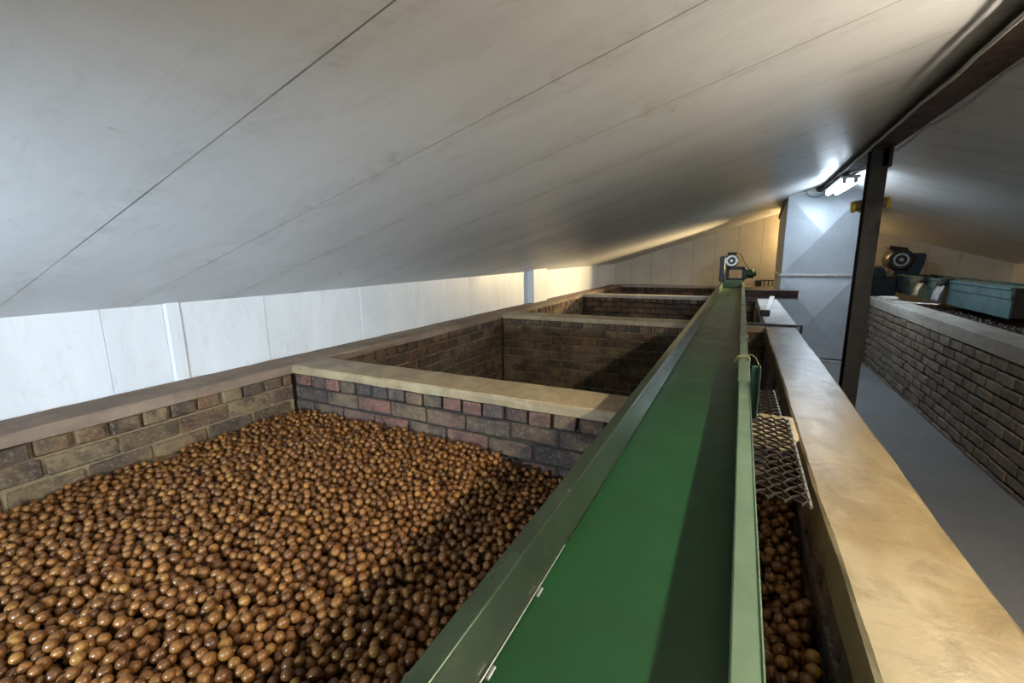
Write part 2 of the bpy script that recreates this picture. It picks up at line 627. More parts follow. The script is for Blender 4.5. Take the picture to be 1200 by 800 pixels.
# ------------------------------------------------------------------ brick bins
def brick_face(mb, o, ud, nd_, L, ztop, zbot, header=True, rec=0.018, start=0.0, joint=0.020):
    """one face of brickwork: O = (x, y) of its start, UD direction along it, ND outward normal"""
    u = np.array((*ud, 0.0)); n = np.array((*nd_, 0.0)); o = np.array((*o, 0.0)); zz = np.array((0, 0, 1.0))
    z = ztop
    row = 0
    while z > zbot + 0.03:
        hd = header and row == 0
        hgt = 0.125 if hd else 0.143
        pitch = 0.192 if hd else 0.39
        x = -start - (pitch / 2 if row % 2 else 0)
        while x < L - 0.01:
            a, b = max(x, 0.0), min(x + pitch, L)
            if b - a > 0.05:
                j = (joint * 1.3 if hd else joint) / 2
                pj = rng.uniform(-0.006, 0.010) + (rng.uniform(-0.004, 0.012) if hd else 0)
                la = a + j * rng.uniform(0.7, 1.3); lb = b - j * rng.uniform(0.7, 1.3)
                ce = o + u * ((la + lb) / 2) + zz * (z - hgt / 2 + rng.uniform(-0.004, 0.004)) + n * (pj - 0.06)
                t = rng.uniform(-0.010, 0.010)
                uu = u * math.cos(t) + zz * math.sin(t); ww = -u * math.sin(t) + zz * math.cos(t)
                mb.obox(ce, uu, n, ww, (lb - la) / 2, 0.06, hgt / 2 - joint / 2 * rng.uniform(0.75, 1.25), rng.uniform(0.008, 0.014), 0, 0.0035)
            x += pitch
        # mortar behind this course
        r = 0.040 if hd else rec
        ce = o + u * (L / 2) + zz * (z - hgt / 2) - n * (r + 0.06)
        mb.obox(ce, u, n, zz, L / 2, 0.06, hgt / 2 + 0.001, 0.0005, 1)
        z -= hgt
        row += 1


def coping(mb, axis, a0, a1, s0, s1, z0=-1.085, z1=-1.0, jit=0.0035, step=0.16, drift=None, wid=None):
    c = 0.012
    pr = [(a0, z0), (a1, z0), (a1 + 0.001, (z0 + z1) / 2), (a1, z1 - c), (a1 - c, z1 - 0.002), (a0 + (a1 - a0) * 0.66, z1), (a0 + (a1 - a0) * 0.33, z1), (a0 + c, z1 - 0.002), (a0, z1 - c), (a0 - 0.001, (z0 + z1) / 2)]
    mb.sweep(pr, axis, lin(s0, s1, step), jit, drift=drift)


YN = -1.55      # rear end of the near bin, behind the camera
CW = [(-1.95, -1.55), (2.77, 3.165), (7.12, 7.52), (11.9, 12.3), (16.3, 16.7)]

# left long wall
t = thing('brick_bin_wall', 'long brick bin wall with brown cement ledge running along the white wall', 'wall', (-4.06, 0, ZF), 'walls of the brick nut bins')
m = MB(); coping(m, 'Y', XL + 0.012, -3.86, YN, 16.3)
m.build('cement_ledge', M['cement_brown'], t)
m = MB()
m.box(XL + 0.012, -4.0, YN, 16.3, ZF, -1.086, 0.0, 1)
ends = [YN] + [k for c in CW for k in c]
for a, b in ((YN, CW[1][0]), (CW[1][1], CW[2][0]), (CW[2][1], CW[3][0]), (CW[3][1], CW[4][0])):
    brick_face(m, (-3.868, a), (0, 1), (1, 0), b - a, -1.080, ZF + 0.0, True, start=rng.uniform(0, 0.15))
m.build('brickwork', [M['brick_warm'], M['mortar']], t)

# cross walls
cw_labels = ['brick cross wall closing the near bin behind the viewer',
             'brick cross wall behind the heap of nuts, topped by a tan cement ledge',
             'second brick cross wall along the conveyor, closing the deep empty bin',
             'third brick cross wall along the conveyor, its ledge seen edge on',
             'farthest brick cross wall, right under the cream gable']
for i, (y0, y1) in enumerate(CW):
    t = thing('brick_cross_wall', cw_labels[i], 'wall', (-1.75, (y0 + y1) / 2, ZF), 'cross walls of the brick nut bins')
    m = MB(); coping(m, 'X', y0, y1, -3.862, 0.352, -1.083, -1.003)
    m.build('cement_ledge', M['cement_grey'] if i > 2 else M['cement_cross'], t)
    m = MB()
    m.box(-3.862, 0.352, y0 + 0.12, y1 - 0.12, ZF, -1.084, 0.0, 1)
    brick_face(m, (-3.86, y0 + 0.008), (1, 0), (0, -1), 4.21, -1.078, ZF, True, start=rng.uniform(0, 0.2))
    if i < 4:
        brick_face(m, (-3.86, y1 - 0.008), (1, 0), (0, 1), 4.21, -1.078, ZF, True)
    m.build('brickwork', [M['brick_sooty'] if i != 2 else M['brick_warm'], M['mortar'] if i == 2 else M['mortar_dark']], t)

# right long wall of the bins (between conveyor and aisle)
t = thing('brick_bin_wall', 'brick bin wall with broad tan cement ledge between green conveyor and aisle', 'wall', (0.55, 4, ZF), 'walls of the brick nut bins')
m = MB()
coping(m, 'Y', 0.356, 0.742, YN, 7.29, -1.17, -1.0, 0.003, 0.13, drift=lambda s: 0.004 * math.sin(s * 1.7) + 0.002 * math.sin(s * 5.1))
m.build('cement_ledge', M['cement_tan'], t)
m = MB()
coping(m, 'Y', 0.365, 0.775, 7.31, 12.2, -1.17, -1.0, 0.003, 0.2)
m.build('cement_ledge', M['cement_lamplit'], t)['label'] = 'paler cement ledge at the far end, with lamplight in its colour'
m = MB()
m.box(0.48, 0.62, YN, 12.2, ZF, -1.171, 0.0, 1)
for a, b in ((YN, CW[1][0]), (CW[1][1], CW[2][0]), (CW[2][1], CW[3][0])):
    brick_face(m, (0.364, a), (0, 1), (-1, 0), b - a, -1.168, ZF, True)
brick_face(m, (0.735, YN), (0, 1), (1, 0), 12.2 - YN, -1.168, ZF, False)
m.build('brickwork', [M['brick_sooty'], M['mortar_dark']], t)

# opposite bins across the aisle
t = thing('brick_bin_wall', 'grey brick wall on the far side of the aisle with pale cement top', 'wall', (2.92, 6, ZF), 'walls of the brick nut bins')
m = MB(); coping(m, 'Y', 2.715, 3.13, -1.0, 12.95, -1.185, -1.0, 0.004, 0.2)
m.build('cement_ledge', M['cement_grey'], t)
m = MB()
m.box(2.85, 3.12, -1.0, 12.95, ZF, -1.186, 0.0, 1)
brick_face(m, (2.722, -1.0), (0, 1), (-1, 0), 13.95, -1.20, ZF, False, rec=0.035, joint=0.026)
brick_face(m, (2.722, 12.94), (1, 0), (0, 1), 0.4, -1.20, ZF, False, rec=0.03)
m.build('brickwork', [M['brick_grey'], M['mortar_dark']], t)
t = thing('added_gap_wall', 'added dark brick wall that keeps the gap between galvanised duct and aisle wall black', 'wall', (2.54, 13.2, ZF))  # added so the gap stays dark instead of showing the lit gable
m = MB(); coping(m, 'X', 13.05, 13.4, 2.38, 3.13, -1.1, -1.0)
m.build('cement_ledge', M['cement_grey'], t)
m = MB().box(2.38, 3.13, 13.15, 13.3, ZF, -1.101, 0.0, 1)
brick_face(m, (2.38, 13.06), (1, 0), (0, -1), 0.75, -1.10, ZF, False)
m.build('brickwork', [M['brick_sooty'], M['mortar_dark']], t)


# ------------------------------------------------------------------ green belt conveyor
CY0, CY1 = -1.4, 15.3
t = thing('belt_conveyor', 'long green belt conveyor with steel side rails lying over the brick bins', 'conveyor', (-0.2, 1, -1.0))
conv = t
yst = lin(CY0, CY1, 0.5)
m = MB().sweep([(-0.462, -0.955), (0.052, -0.955), (0.052, -0.963), (-0.462, -0.963)], 'Y', yst)
m.build('belt', M['belt'], t)
# left rail: outer skirt, broad flange rounded into the inner face, small lip on the belt
def arc(cx, cz, r, a0, a1, n=6):
    return [(cx + r * math.cos(math.radians(a0 + (a1 - a0) * i / n)), cz + r * math.sin(math.radians(a0 + (a1 - a0) * i / n))) for i in range(n + 1)]


pr = [(-0.529, -0.998)] + arc(-0.526, -0.803, 0.003, 180, 90, 4) + arc(-0.4815, -0.806, 0.006, 90, -5, 8) + [(-0.4645, -0.895)] + arc(-0.4625, -0.943, 0.003, 30, -90, 5) \
    + [(-0.468, -0.946), (-0.474, -0.85), (-0.482, -0.812), (-0.521, -0.812), (-0.521, -0.998)]
m = MB().sweep(pr, 'Y', yst, smooth=True)
m.build('side_rail', M['rail_green'], t).data.set_sharp_from_angle(angle=math.radians(32))
pr = [(0.095, -0.998), (0.095, -0.806), (0.0985, -0.803), (0.0985, -0.7965), (0.0975, -0.7955), (0.095, -0.7955), (0.094, -0.7965), (0.0925, -0.800), (0.040, -0.800), (0.036, -0.803), (0.036, -0.840), (0.050, -0.915), (0.050, -0.948),
      (0.058, -0.948), (0.058, -0.912), (0.046, -0.838), (0.046, -0.808), (0.087, -0.808), (0.087, -0.998)]
m = MB().sweep(pr, 'Y', yst)
m.build('side_rail', M['rail_pale'], t)
for (a, b, e) in ((3.14, 3.74, 0.006), (4.86, 5.06, 0.005), (8.2, 8.5, 0.005)):
    m = MB().sweep([(0.031, -0.86), (0.030, -0.796), (0.034, -0.793), (0.098, -0.791), (0.104, -0.795), (0.104, -0.92), (0.1, -0.92), (0.099, -0.80), (0.036, -0.80), (0.035, -0.86)], 'Y', [a, (a + b) / 2, b])
    m.build('joint_sleeve', M['rail_pale'], t)
MB().tube([(-0.4565, y, -0.9395) for y in lin(-1.0, 1.25, 0.5)], 0.0022, 6).build('lip_highlight', M['steel_pale'], t)  # pale strip in place of the highlight along the rail lip
for y in (0.74, 1.02, 3.3, 6.2):
    m = MB().obox((-0.447, y, -0.940), (1, 0, 0), (0, 1, 0), (0, 0, 1), 0.004, 0.018, 0.003, 0.001)
    m.build('belt_clip', M['steel_pale'], t)
m = MB().box(0.099, 0.150, 3.03, 3.045, -0.998, -0.67, 0.003)
m.obox((0.145, 3.00, -0.83), (1, 0, 0), (0, 1, 0), (0, 0, 1), 0.004, 0.045, 0.165, 0.002)
m.build('support_bracket', M['dark_green'], t)
# cord tied round the rail
pts = [(0.028, 3.86, -0.88), (0.026, 3.86, -0.80), (0.034, 3.862, -0.786), (0.07, 3.875, -0.782), (0.10, 3.865, -0.786), (0.108, 3.86, -0.80), (0.11, 3.86, -0.9)]
m = MB().tube(pts, 0.005, 6)
m.tube([(p[0], p[1] + 0.03 + 0.01 * math.sin(i), p[2] + 0.003) for i, p in enumerate(pts)], 0.005, 6)
m.tube([(0.085, 3.88, -0.775), (0.12, 3.87, -0.768), (0.15, 3.84, -0.785), (0.172, 3.80, -0.83)], 0.004, 6)
m.tube([(0.04, 3.88, -0.778), (0.02, 3.9, -0.79), (0.0, 3.86, -0.84)], 0.004, 6)
m.build('tied_cord', M['cord'], t)
# head end: cross plate, drive frame and motors
m = MB().box(-0.47, 0.05, 15.22, 15.26, -0.99, -0.76, 0.005)
m.box(-0.53, 0.095, 15.18, 15.27, -0.785, -0.745, 0.006)
m.build('end_plate', M['rail_pale'], t)
m = MB()
for (x0, x1, z0, z1) in ((-0.42, -0.34, -0.75, -0.36), (0.02, 0.10, -0.75, -0.36), (-0.42, 0.10, -0.43, -0.34), (-0.42, 0.10, -0.78, -0.69)):
    m.box(x0, x1, 15.28, 15.42, z0, z1, 0.008)
m.build('drive_frame', M['black'], t)
m = MB().box(-0.60, -0.45, 15.05, 15.75, -0.78, -0.03, 0.02)
m.build('chain_guard', M['navy'], t)
d = MB().cyl((-0.29, 15.24, -0.16), (-0.29, 15.80, -0.16), 0.20, 24)
d.box(-0.40, -0.18, 15.30, 15.7, -0.36, -0.30, 0.01)
d.box(-0.42, -0.16, 15.3, 15.6, 0.02, 0.09, 0.015)
d.cyl((-0.45, 15.5, -0.16), (-0.29, 15.5, -0.16), 0.07, 14)
dm = d.build('drive_motor', M['black'], t)
MB().ring((-0.29, 15.235, -0.16), 'Y', 0.105, 0.165, 0.03).build('fan_ring', M['steel_pale'], dm)
MB().cyl((-0.29, 15.20, -0.16), (-0.29, 15.25, -0.16), 0.05, 16).build('shaft_cap', M['steel_pale'], dm)
d = MB().cyl((0.12, 15.35, -0.55), (0.34, 15.35, -0.55), 0.14, 18)
d.cyl((0.34, 15.35, -0.55), (0.40, 15.35, -0.55), 0.08, 14)
d.box(0.08, 0.16, 15.25, 15.45, -0.72, -0.40, 0.01)
d.build('take_up_motor', M['dark_green'], t)
m = MB().tube([(-0.12, 15.35, 0.05), (-0.06, 15.33, 0.03), (0.05, 15.33, -0.18), (0.18, 15.33, -0.40), (0.22, 15.34, -0.44)], 0.012, 6)
m.build('motor_cable', M['black'], t)


# ------------------------------------------------------------------ opposite trough conveyor
t = thing('trough_conveyor', 'blue-green steel trough conveyor lying on the opposite bins at right', 'conveyor', (4.05, 12.5, -1.03))
yst = lin(9.6, 15.3, 0.6)
pr = [(3.75, -1.03), (3.75, -0.74), (3.735, -0.725), (3.735, -0.60), (3.715, -0.585), (3.715, -0.56), (3.74, -0.545), (3.80, -0.545), (3.80, -0.56), (3.75, -0.575), (3.75, -0.72), (3.77, -0.74), (3.77, -1.03)]
MB().sweep(pr, 'Y', yst).build('side_rail', M['trough_blue'], t)
MB().sweep([(8.15 - a, z) for a, z in pr], 'Y', yst).build('side_rail', M['trough_blue'], t)
MB().box(3.77, 4.38, 9.7, 15.2, -0.72, -0.70, 0.003).build('belt', M['dark_green'], t)
MB().box(3.76, 4.39, 9.56, 9.60, -1.02, -0.55, 0.006).build('end_plate', M['post'], t)
m = MB().box(3.62, 4.42, 14.9, 15.9, -0.98, -0.57, 0.03)
m.box(2.95, 3.66, 15.0, 15.6, -1.40, -0.62, 0.03)
m.build('gearbox', M['black'], t)
hm = MB().cyl((3.72, 15.22, -0.17), (3.72, 15.85, -0.17), 0.28, 28)
hm.box(3.60, 3.90, 15.3, 15.8, -0.58, -0.40, 0.03)
hm.obox((3.66, 15.5, 0.125), (0.98, 0, -0.17), (0, 1, 0), (0.17, 0, 0.98), 0.20, 0.2, 0.045, 0.012)
hm = hm.build('drive_motor', M['black'], t)
MB().ring((3.72, 15.21, -0.17), 'Y', 0.125, 0.17, 0.03).build('fan_ring', M['steel_pale'], hm)
MB().cyl((3.72, 15.17, -0.17), (3.72, 15.225, -0.17), 0.05, 14).build('shaft_cap', M['steel_pale'], hm)
n = 10
out = [(3.88, -0.57), (4.16, -0.57), (4.24, -0.30), (4.26, -0.06), (4.22, 0.0), (4.02, 0.0), (3.90, -0.02)]
m = MB().sweep(out, 'Y', [15.35, 15.75])
m.build('belt_guard', M['navy'], t)
m = MB().cyl((3.22, 14.96, -0.50), (3.22, 15.5, -0.50), 0.17, 20)
m.box(3.0, 3.45, 15.1, 15.4, -0.66, -0.56, 0.02)
m.build('gear_end', M['navy'], t)
MB().box(3.42, 3.60, 15.18, 15.20, -0.56, -0.46, 0.004).build('rating_plate', M['cement_cross'], t)
MB().tube([(3.28, 15.0, -0.34), (3.38, 15.1, -0.2), (3.5, 15.2, -0.05)], 0.012, 6).build('motor_cable', M['black'], t)

for i, (y, lab) in enumerate(((13.25, 'black clamp with grey film strip on the trough rail, nearer the motor'), (12.1, 'black clamp with grey film strip on the trough rail, farther from the motor'))):
    c = thing('rail_clamp', lab, 'clamp', (3.72, y, -0.7), 'clamps on the trough rail')
    m = MB().box(3.60, 3.705, y - 0.12, y + 0.12, -0.67, -0.60, 0.02).box(3.62, 3.705, y - 0.2, y - 0.02, -0.62, -0.53, 0.02).box(3.63, 3.80, y - 0.16, y - 0.06, -0.543, -0.522, 0.006)
    m.build('clamp_body', M['black'], c)
    pr = [(3.64 - 0.012 * k + 0.008 * math.sin(k * 1.3), -0.66 - 0.043 * k) for k in range(8)]
    prof = pr + [(a + 0.008, z) for a, z in pr[::-1]]
    MB().sweep(prof, 'Y', lin(y - 0.14 - 0.06 * i, y + 0.16, 0.06), 0.004, smooth=True).build('film_strip', M['film'], c)


# ------------------------------------------------------------------ galvanised duct
t = thing('ventilation_duct', 'tall galvanised air duct with cross-creased panels at the end of the aisle', 'duct', (1.62, 13.9, ZF))
DX0, DX1, DY0, DY1 = 0.868, 2.365, 12.7, 15.07
secs = [(ZF, -2.50), (-2.47, -0.505), (-0.475, 1.385)]
for z0, z1 in secs[1:]:
    m = MB()
    k = 0.075
    c = ((DX0 + DX1) / 2, DY0 - k, (z0 + z1) / 2)
    v = [(DX0, DY0, z0), (DX1, DY0, z0), (DX1, DY0, z1), (DX0, DY0, z1), c]
    m.add(v, [(0, 1, 4), (1, 2, 4), (2, 3, 4), (3, 0, 4)])
    for x, s in ((DX0, -1), (DX1, 1)):
        v = [(x, DY0, z0), (x, DY1, z0), (x, DY1, z1), (x, DY0, z1), (x + s * k, (DY0 + DY1) / 2, (z0 + z1) / 2)]
        m.add(v, [(0, 1, 4), (1, 2, 4), (2, 3, 4), (3, 0, 4)])
    v = [(DX0, DY1, z0), (DX1, DY1, z0), (DX1, DY1, z1), (DX0, DY1, z1)]
    m.add(v, [(0, 1, 2, 3)])
    m.add([(DX0, DY0, z1), (DX1, DY0, z1), (DX1, DY1, z1), (DX0, DY1, z1)], [(0, 1, 2, 3)])
    m.build('duct_panel', M['galvanised'], t)
for z0, z1, e in ((ZF, ZF + 0.05, 0.03), (-0.51, -0.465, 0.05), (1.38, 1.405, 0.02)):
    m = MB()
    m.box(DX0 - e, DX1 + e, DY0 - e - 0.02, DY0 + 0.02, z0, z1, 0.005)
    m.box(DX0 - e, DX0 + 0.01, DY0, DY1, z0, z1, 0.005)
    m.box(DX1 - 0.01, DX1 + e, DY0, DY1, z0, z1, 0.005)
    m.build('duct_flange', M['steel_pale'], t)
# white plate that closes the gap between duct and ceiling
ax, az = apex(12.72)
zt = lambda x: az + (x - ax) * (az - eave(12.7)) / (ax - XL) if x < ax else az - (x - ax) * (az + 0.31) / (XR - ax)
pl = [(DX0, 1.38), (DX1, 1.38), (DX1, max(1.40, zt(DX1))), (ax, az), (DX0, max(zt(DX0), 1.40))]
m = MB()
v = [(x, 12.70, z) for x, z in pl] + [(x, 12.74, z) for x, z in pl]
m.add(v, [(0, 1, 2, 3, 4), (9, 8, 7, 6, 5)] + [(i, i + 5, (i + 1) % 5 + 5, (i + 1) % 5) for i in range(5)])
m.build('closing_plate', M['white_enamel'], t)
MB().obox((DX0 - 0.03, 13.8, 1.22), (0, 0.97, -0.2), (1, 0, 0), (0, 0.2, 0.97), 1.0, 0.03, 0.05, 0.01).build('hanger_bar', M['channel'], t)


# ------------------------------------------------------------------ ridge beam, post, cables, lamps
def beam_c(y):
    """centre line of the beam's underside"""
    t_ = max(0, min(1, (y - 3.0) / 9.6))
    zb = 1.06 + 0.40 * t_
    return 1.117 * zb, zb


t = thing('ridge_beam', 'rusty brown steel beam running along the ridge of the ceiling', 'beam', (1.2, 3, 1.06))
m = MB()
vs_, F = [], []
ys = lin(YB, 12.69, 0.5)
for y in ys:
    x, z = beam_c(y)
    for a, b in ((-0.125, 0), (0.125, 0), (0.125, 0.02), (0.02, 0.02), (0.02, 0.22), (-0.02, 0.22), (-0.02, 0.02), (-0.125, 0.02)):
        vs_.append((x + a, y, min(z + b, apex(y)[1] - 0.012)))
for k in range(len(ys) - 1):
    for i in range(8):
        j = (i + 1) % 8
        F.append((k * 8 + i, k * 8 + j, k * 8 + 8 + j, k * 8 + 8 + i))
F.append(tuple(range(8))); F.append(tuple(len(vs_) - 8 + i for i in range(8)))
m.add(vs_, F)
m.build('beam_section', M['rust'], t)
x, z = beam_c(12.5)
MB().cyl((x - 0.16, 12.60, z + 0.02), (x - 0.16, 12.69, z + 0.02), 0.08, 18).build('end_socket', M['rust'], t)

PX, PY = 1.345, 6.94
t = thing('steel_post', 'dark brown steel post holding up the ridge beam in the aisle', 'post', (PX, PY, ZF))
xb, zb = beam_c(PY)
m = MB()
m.box(PX - 0.085, PX + 0.085, PY - 0.10, PY - 0.085, ZF + 0.02, zb - 0.02, 0.004)
m.box(PX - 0.085, PX + 0.085, PY + 0.085, PY + 0.10, ZF + 0.02, zb - 0.02, 0.004)
m.box(PX - 0.010, PX + 0.010, PY - 0.09, PY + 0.09, ZF + 0.02, zb - 0.02, 0.002)
m.build('post_section', M['post'], t)
MB().box(PX - 0.16, PX + 0.16, PY - 0.16, PY + 0.16, ZF, ZF + 0.025, 0.004).build('base_plate', M['post'], t)
MB().box(PX + 0.02, PX + 0.12, PY - 0.10, PY + 0.10, 0.99, zb - 0.015, 0.006).build('head_cleat', M['post'], t)
MB().box(PX - 0.07, xb + 0.09, PY - 0.11, PY + 0.11, zb - 0.02, zb, 0.003).build('cap_plate', M['post'], t)

t = thing('paper_tube', 'short tan tube with yellow ends fixed across the steel post', 'tube', (1.36, 7.13, 0.63))
m = MB().cyl((1.185, 7.13, 0.585), (1.53, 7.13, 0.615), 0.065, 20)
m.build('tube_body', M['card'], t)
for a in (1.175, 1.515):
    MB().cyl((a, 7.13, 0.575 + (a - 1.175) * 0.088), (a + 0.035, 7.13, 0.578 + (a - 1.175) * 0.088), 0.072, 18).build('end_band', M['yellow'], t)
MB().box(1.24, 1.50, 7.07, 7.10, 0.505, 0.535, 0.006).build('lower_strip', M['yellow'], t)


def beam_cable(side, amp, y0, y1, seed):
    r_ = np.random.default_rng(seed)
    pts = []
    ys_ = lin(y0, y1, 0.16)
    ph = r_.uniform(0, 6)
    for y in ys_:
        x_, z_ = beam_c(y)
        pts.append((x_ + side * 0.142 + amp * 0.5 * math.sin(y * 3.1 + ph) * 0.6 + r_.uniform(-0.005, 0.005), y, z_ - 0.014 - amp * abs(math.sin(y * 1.9 + ph)) + r_.uniform(-0.003, 0.003)))
    return pts


m = MB().tube(beam_cable(-1, 0.016, 0.5, 9.5, 3), 0.012, 7)
tag(m.build('electric_cable', M['cable'], base=(1.1, 3, 1.05)), 'thin grey cable along the left edge of the rusty ridge beam', 'cable', 'cables along the ridge beam')
pts = beam_cable(1, 0.030, 0.5, 7.6, 5)
x_, z_ = beam_c(8.6)
pts += [(x_ + 0.10, 7.9, z_ - 0.05), (x_ + 0.02, 8.3, z_ - 0.10), (x_ - 0.02, 8.7, z_ - 0.06), (x_ + 0.0, 9.2, z_ - 0.02)]
m = MB().tube(pts, 0.013, 7)
tag(m.build('electric_cable', M['cable'], base=(1.3, 3, 1.05)), 'grey cable sagging along the right edge of the ridge beam to the lamp', 'cable', 'cables along the ridge beam')
pts = []
for i in range(19):
    a = math.pi * (0.02 + 1.05 * i / 18)
    pts.append((1.40 - 0.20 * math.cos(a), 12.62, 1.43 - 0.14 * math.sin(a)))
m = MB().tube([(1.12, 12.62, 1.46)] + pts, 0.008, 6)
tag(m.build('electric_cable', M['black'], base=(1.3, 12.6, 1.45)), 'thin dark cable looping on the white plate above the duct', 'cable')


def slope(x):
    """a point just under the right ceiling slope in the near part of the room"""
    return x, 1.167 - (x - 1.19) * 0.2818 - 0.085


def batten(a, b, y0, y1, glow, label, tubes=(-0.075, 0.075), dz=0.0):
    (xa, za), (xb_, zb_) = a, b
    t_ = thing('fluorescent_lamp', label, 'lamp', ((xa + xb_) / 2, (y0 + y1) / 2, (za + zb_) / 2), 'tube lamps')

    def at(s, dx, dz_):
        return (xa + (xb_ - xa) * s + dx, y0 + (y1 - y0) * s, za + (zb_ - za) * s + dz_ + dz)
    mm = MB()
    d = np.array(at(1, 0, 0)) - np.array(at(0, 0, 0)); L = np.linalg.norm(d); d /= L
    mm.obox(at(0.5, 0, -0.025), (1, 0, 0), d, np.cross((1, 0, 0), d), 0.13, L / 2, 0.022, 0.006)
    body = mm.build('housing', M['white_enamel'], t_)
    for sx in tubes:
        MB().tube([at(0.03, sx, -0.095), at(0.97, sx, -0.095)], 0.045, 14).build('tube', glow, t_)
        for s in (0.0, 0.97):
            MB().obox(at(s + 0.015, sx, -0.075), (1, 0, 0), d, np.cross((1, 0, 0), d), 0.03, 0.022, 0.05, 0.006).build('lamp_holder', M['white_enamel'], t_)
    return t_


batten(beam_c(9.3), beam_c(11.9), 9.3, 11.9, M['tube_far'], 'bright white twin tube lamp under the ridge beam beside the duct', dz=-0.06)
batten(slope(1.75), slope(1.75), 0.3, 2.9, M['tube_near'], 'single tube lamp on the right ceiling slope, just outside the picture', (0,))
batten(slope(1.75), slope(1.75), -3.6, -1.4, M['tube_back'], 'single tube lamp on the right ceiling slope, behind the viewer', (0,))


def fill_flood(name, label, p, target, watts, col, size, spread):
    """an added fill floodlight: black housing, bracket and an area light"""
    t_ = thing(name, label, 'lamp', p)
    d = Vector(target) - Vector(p); d.normalize()
    s_ = d.cross(Vector((0, 0, 1))).normalized(); q = s_.cross(d)
    pv = Vector(p)
    mm = MB().obox(pv - d * 0.06, s_, d, q, size * 0.6, 0.05, size * 0.45, 0.01)
    mm.obox(pv - d * 0.12, s_, d, q, 0.03, 0.10, 0.03, 0.005)
    if p[2] < -0.5:
        mm.obox((p[0], p[1], (p[2] - 1.0) / 2 - 0.03), (1, 0, 0), (0, 1, 0), (0, 0, 1), 0.05, 0.03, (p[2] + 1.0) / 2 - 0.03, 0.005)
    mm.build('housing', M['black'], t_)
    if p[1] > 15:
        MB().box(p[0] - 0.02, p[0] + 0.02, 15.075, p[1], p[2] - 0.03, p[2] + 0.03, 0.005).build('bracket', M['black'], t_)
    L = bpy.data.lights.new(name, 'AREA')
    L.shape = 'RECTANGLE'; L.size = size * U; L.size_y = size * 0.7 * U
    L.energy = watts; L.color = col; L.spread = math.radians(spread)
    lo = bpy.data.objects.new('fill_light', L)
    COL.objects.link(lo)
    lo.parent = t_
    lo.rotation_euler = d.to_track_quat('-Z', 'Y').to_euler()
    return t_


fill_flood('added_flood_lamp', 'added floodlight standing on the rear bin wall behind the viewer, brightening the white wall', (-1.5, -1.75, -0.75), (-4.2, 5.6, -0.40), FILL_COOL, (0.66, 0.84, 1.0), 0.25, 80)  # added out of view to lift the left wall and eaves
fill_flood('added_flood_lamp', 'added warm floodlight hidden behind the galvanised duct', (1.02, 15.45, -0.30), (-4.2, 11.0, -0.22), FILL_WARM, (1.0, 0.74, 0.38), 0.25, 60)  # added, hidden source for the warm patch near the pilaster
t = thing('added_gable_lamp', 'added warm fill lamp on the gable, hidden behind the duct', 'lamp', (1.55, YG - 0.05, 0.55))  # added unseen lamp that warms the gable and far left wall
MB().cyl((1.55, YG - 0.06, 0.55), (1.55, YG, 0.55), 0.17, 20).build('lamp_base', M['white_enamel'], t)
MB().cyl((1.55, YG - 0.20, 0.55), (1.55, YG - 0.06, 0.55), 0.13, 20).build('glass_cover', M['gable_fill'], t)


# ------------------------------------------------------------------ expanded metal sheets, channel, bar, strip, boards
def mesh_sheet(name, label, x0, x1, y0, y1, z0, z1):
    t_ = thing(name, label, 'metal mesh', ((x0 + x1) / 2, (y0 + y1) / 2, z0), 'expanded metal sheets beside the conveyor')
    mm = MB()
    cx, cy = 0.0307, 0.040          # half diamond
    nx = int(round((x1 - x0) / cx)); ny = int((y1 - y0) / cy)
    zz = lambda y: z0 + (z1 - z0) * (y - y0) / (y1 - y0)
    for j in range(ny):
        for i in range(nx):
            ya, yb = y0 + j * cy, y0 + (j + 1) * cy
            xa, xb_ = x0 + i * cx, x0 + (i + 1) * cx
            p, q = ((xa, ya), (xb_, yb)) if (i + j) % 2 == 0 else ((xa, yb), (xb_, ya))
            a = np.array((p[0], p[1], zz(p[1]) + 0.004 * (1 if j % 2 else -1))); b = np.array((q[0], q[1], zz(q[1]) - 0.004 * (1 if j % 2 else -1)))
            dd = (b - a); ll = np.linalg.norm(dd); dd /= ll
            sd = np.cross((0, 0, 1), dd)
            mm.obox((a + b) / 2, dd, sd, np.cross(dd, sd), ll / 2 + 0.002, 0.0038, 0.005, 0.001)
    mm.build('diamond_mesh', M['mesh_steel'], t_)
    MB().tube([(x1, y0 - 0.01, zz(y0)), (x1, (y0 + y1) / 2, zz((y0 + y1) / 2)), (x1, y1, zz(y1))], 0.007, 6).build('edge_rod', M['steel_pale'], t_)
    return t_


mesh_sheet('expanded_metal_sheet', 'rusty diamond mesh sheet lying over the near strip of nuts', 0.103, 0.318, 1.99, 3.04, -0.996, -0.984)
mesh_sheet('expanded_metal_sheet', 'rusty diamond mesh sheet lying in the dark bin past the cross wall', 0.103, 0.285, 3.12, 3.80, -0.992, -1.02)

t = thing('steel_channel', 'red brown steel channel lying across the far bin ledge', 'steel bar', (0.65, 11.9, -0.995))
MB().sweep([(11.80, -0.997), (11.98, -0.997), (11.98, -0.80), (11.80, -0.80), (11.80, -0.815), (11.96, -0.815), (11.96, -0.982), (11.80, -0.982)], 'X', [0.10, 0.6, 1.19]).build('channel_section', M['channel'], t)
t = thing('steel_flat_bar', 'pale steel bar lying on the ledge in front of the channel', 'steel bar', (0.44, 10, -0.995))
MB().obox((0.545, 10.1, -0.955), (1, -0.075, 0), (0.075, 1, 0), (0, 0, 1), 0.045, 1.6, 0.03, 0.006).build('bar', M['board'], t)
MB().box(0.33, 0.47, 8.40, 8.49, -0.997, -0.90, 0.01).build('foot', M['black'], t)
t = thing('steel_strip', 'thin dark steel strip laid across the ledge where its colour changes', 'steel strip', (0.5, 7.3, -0.99))
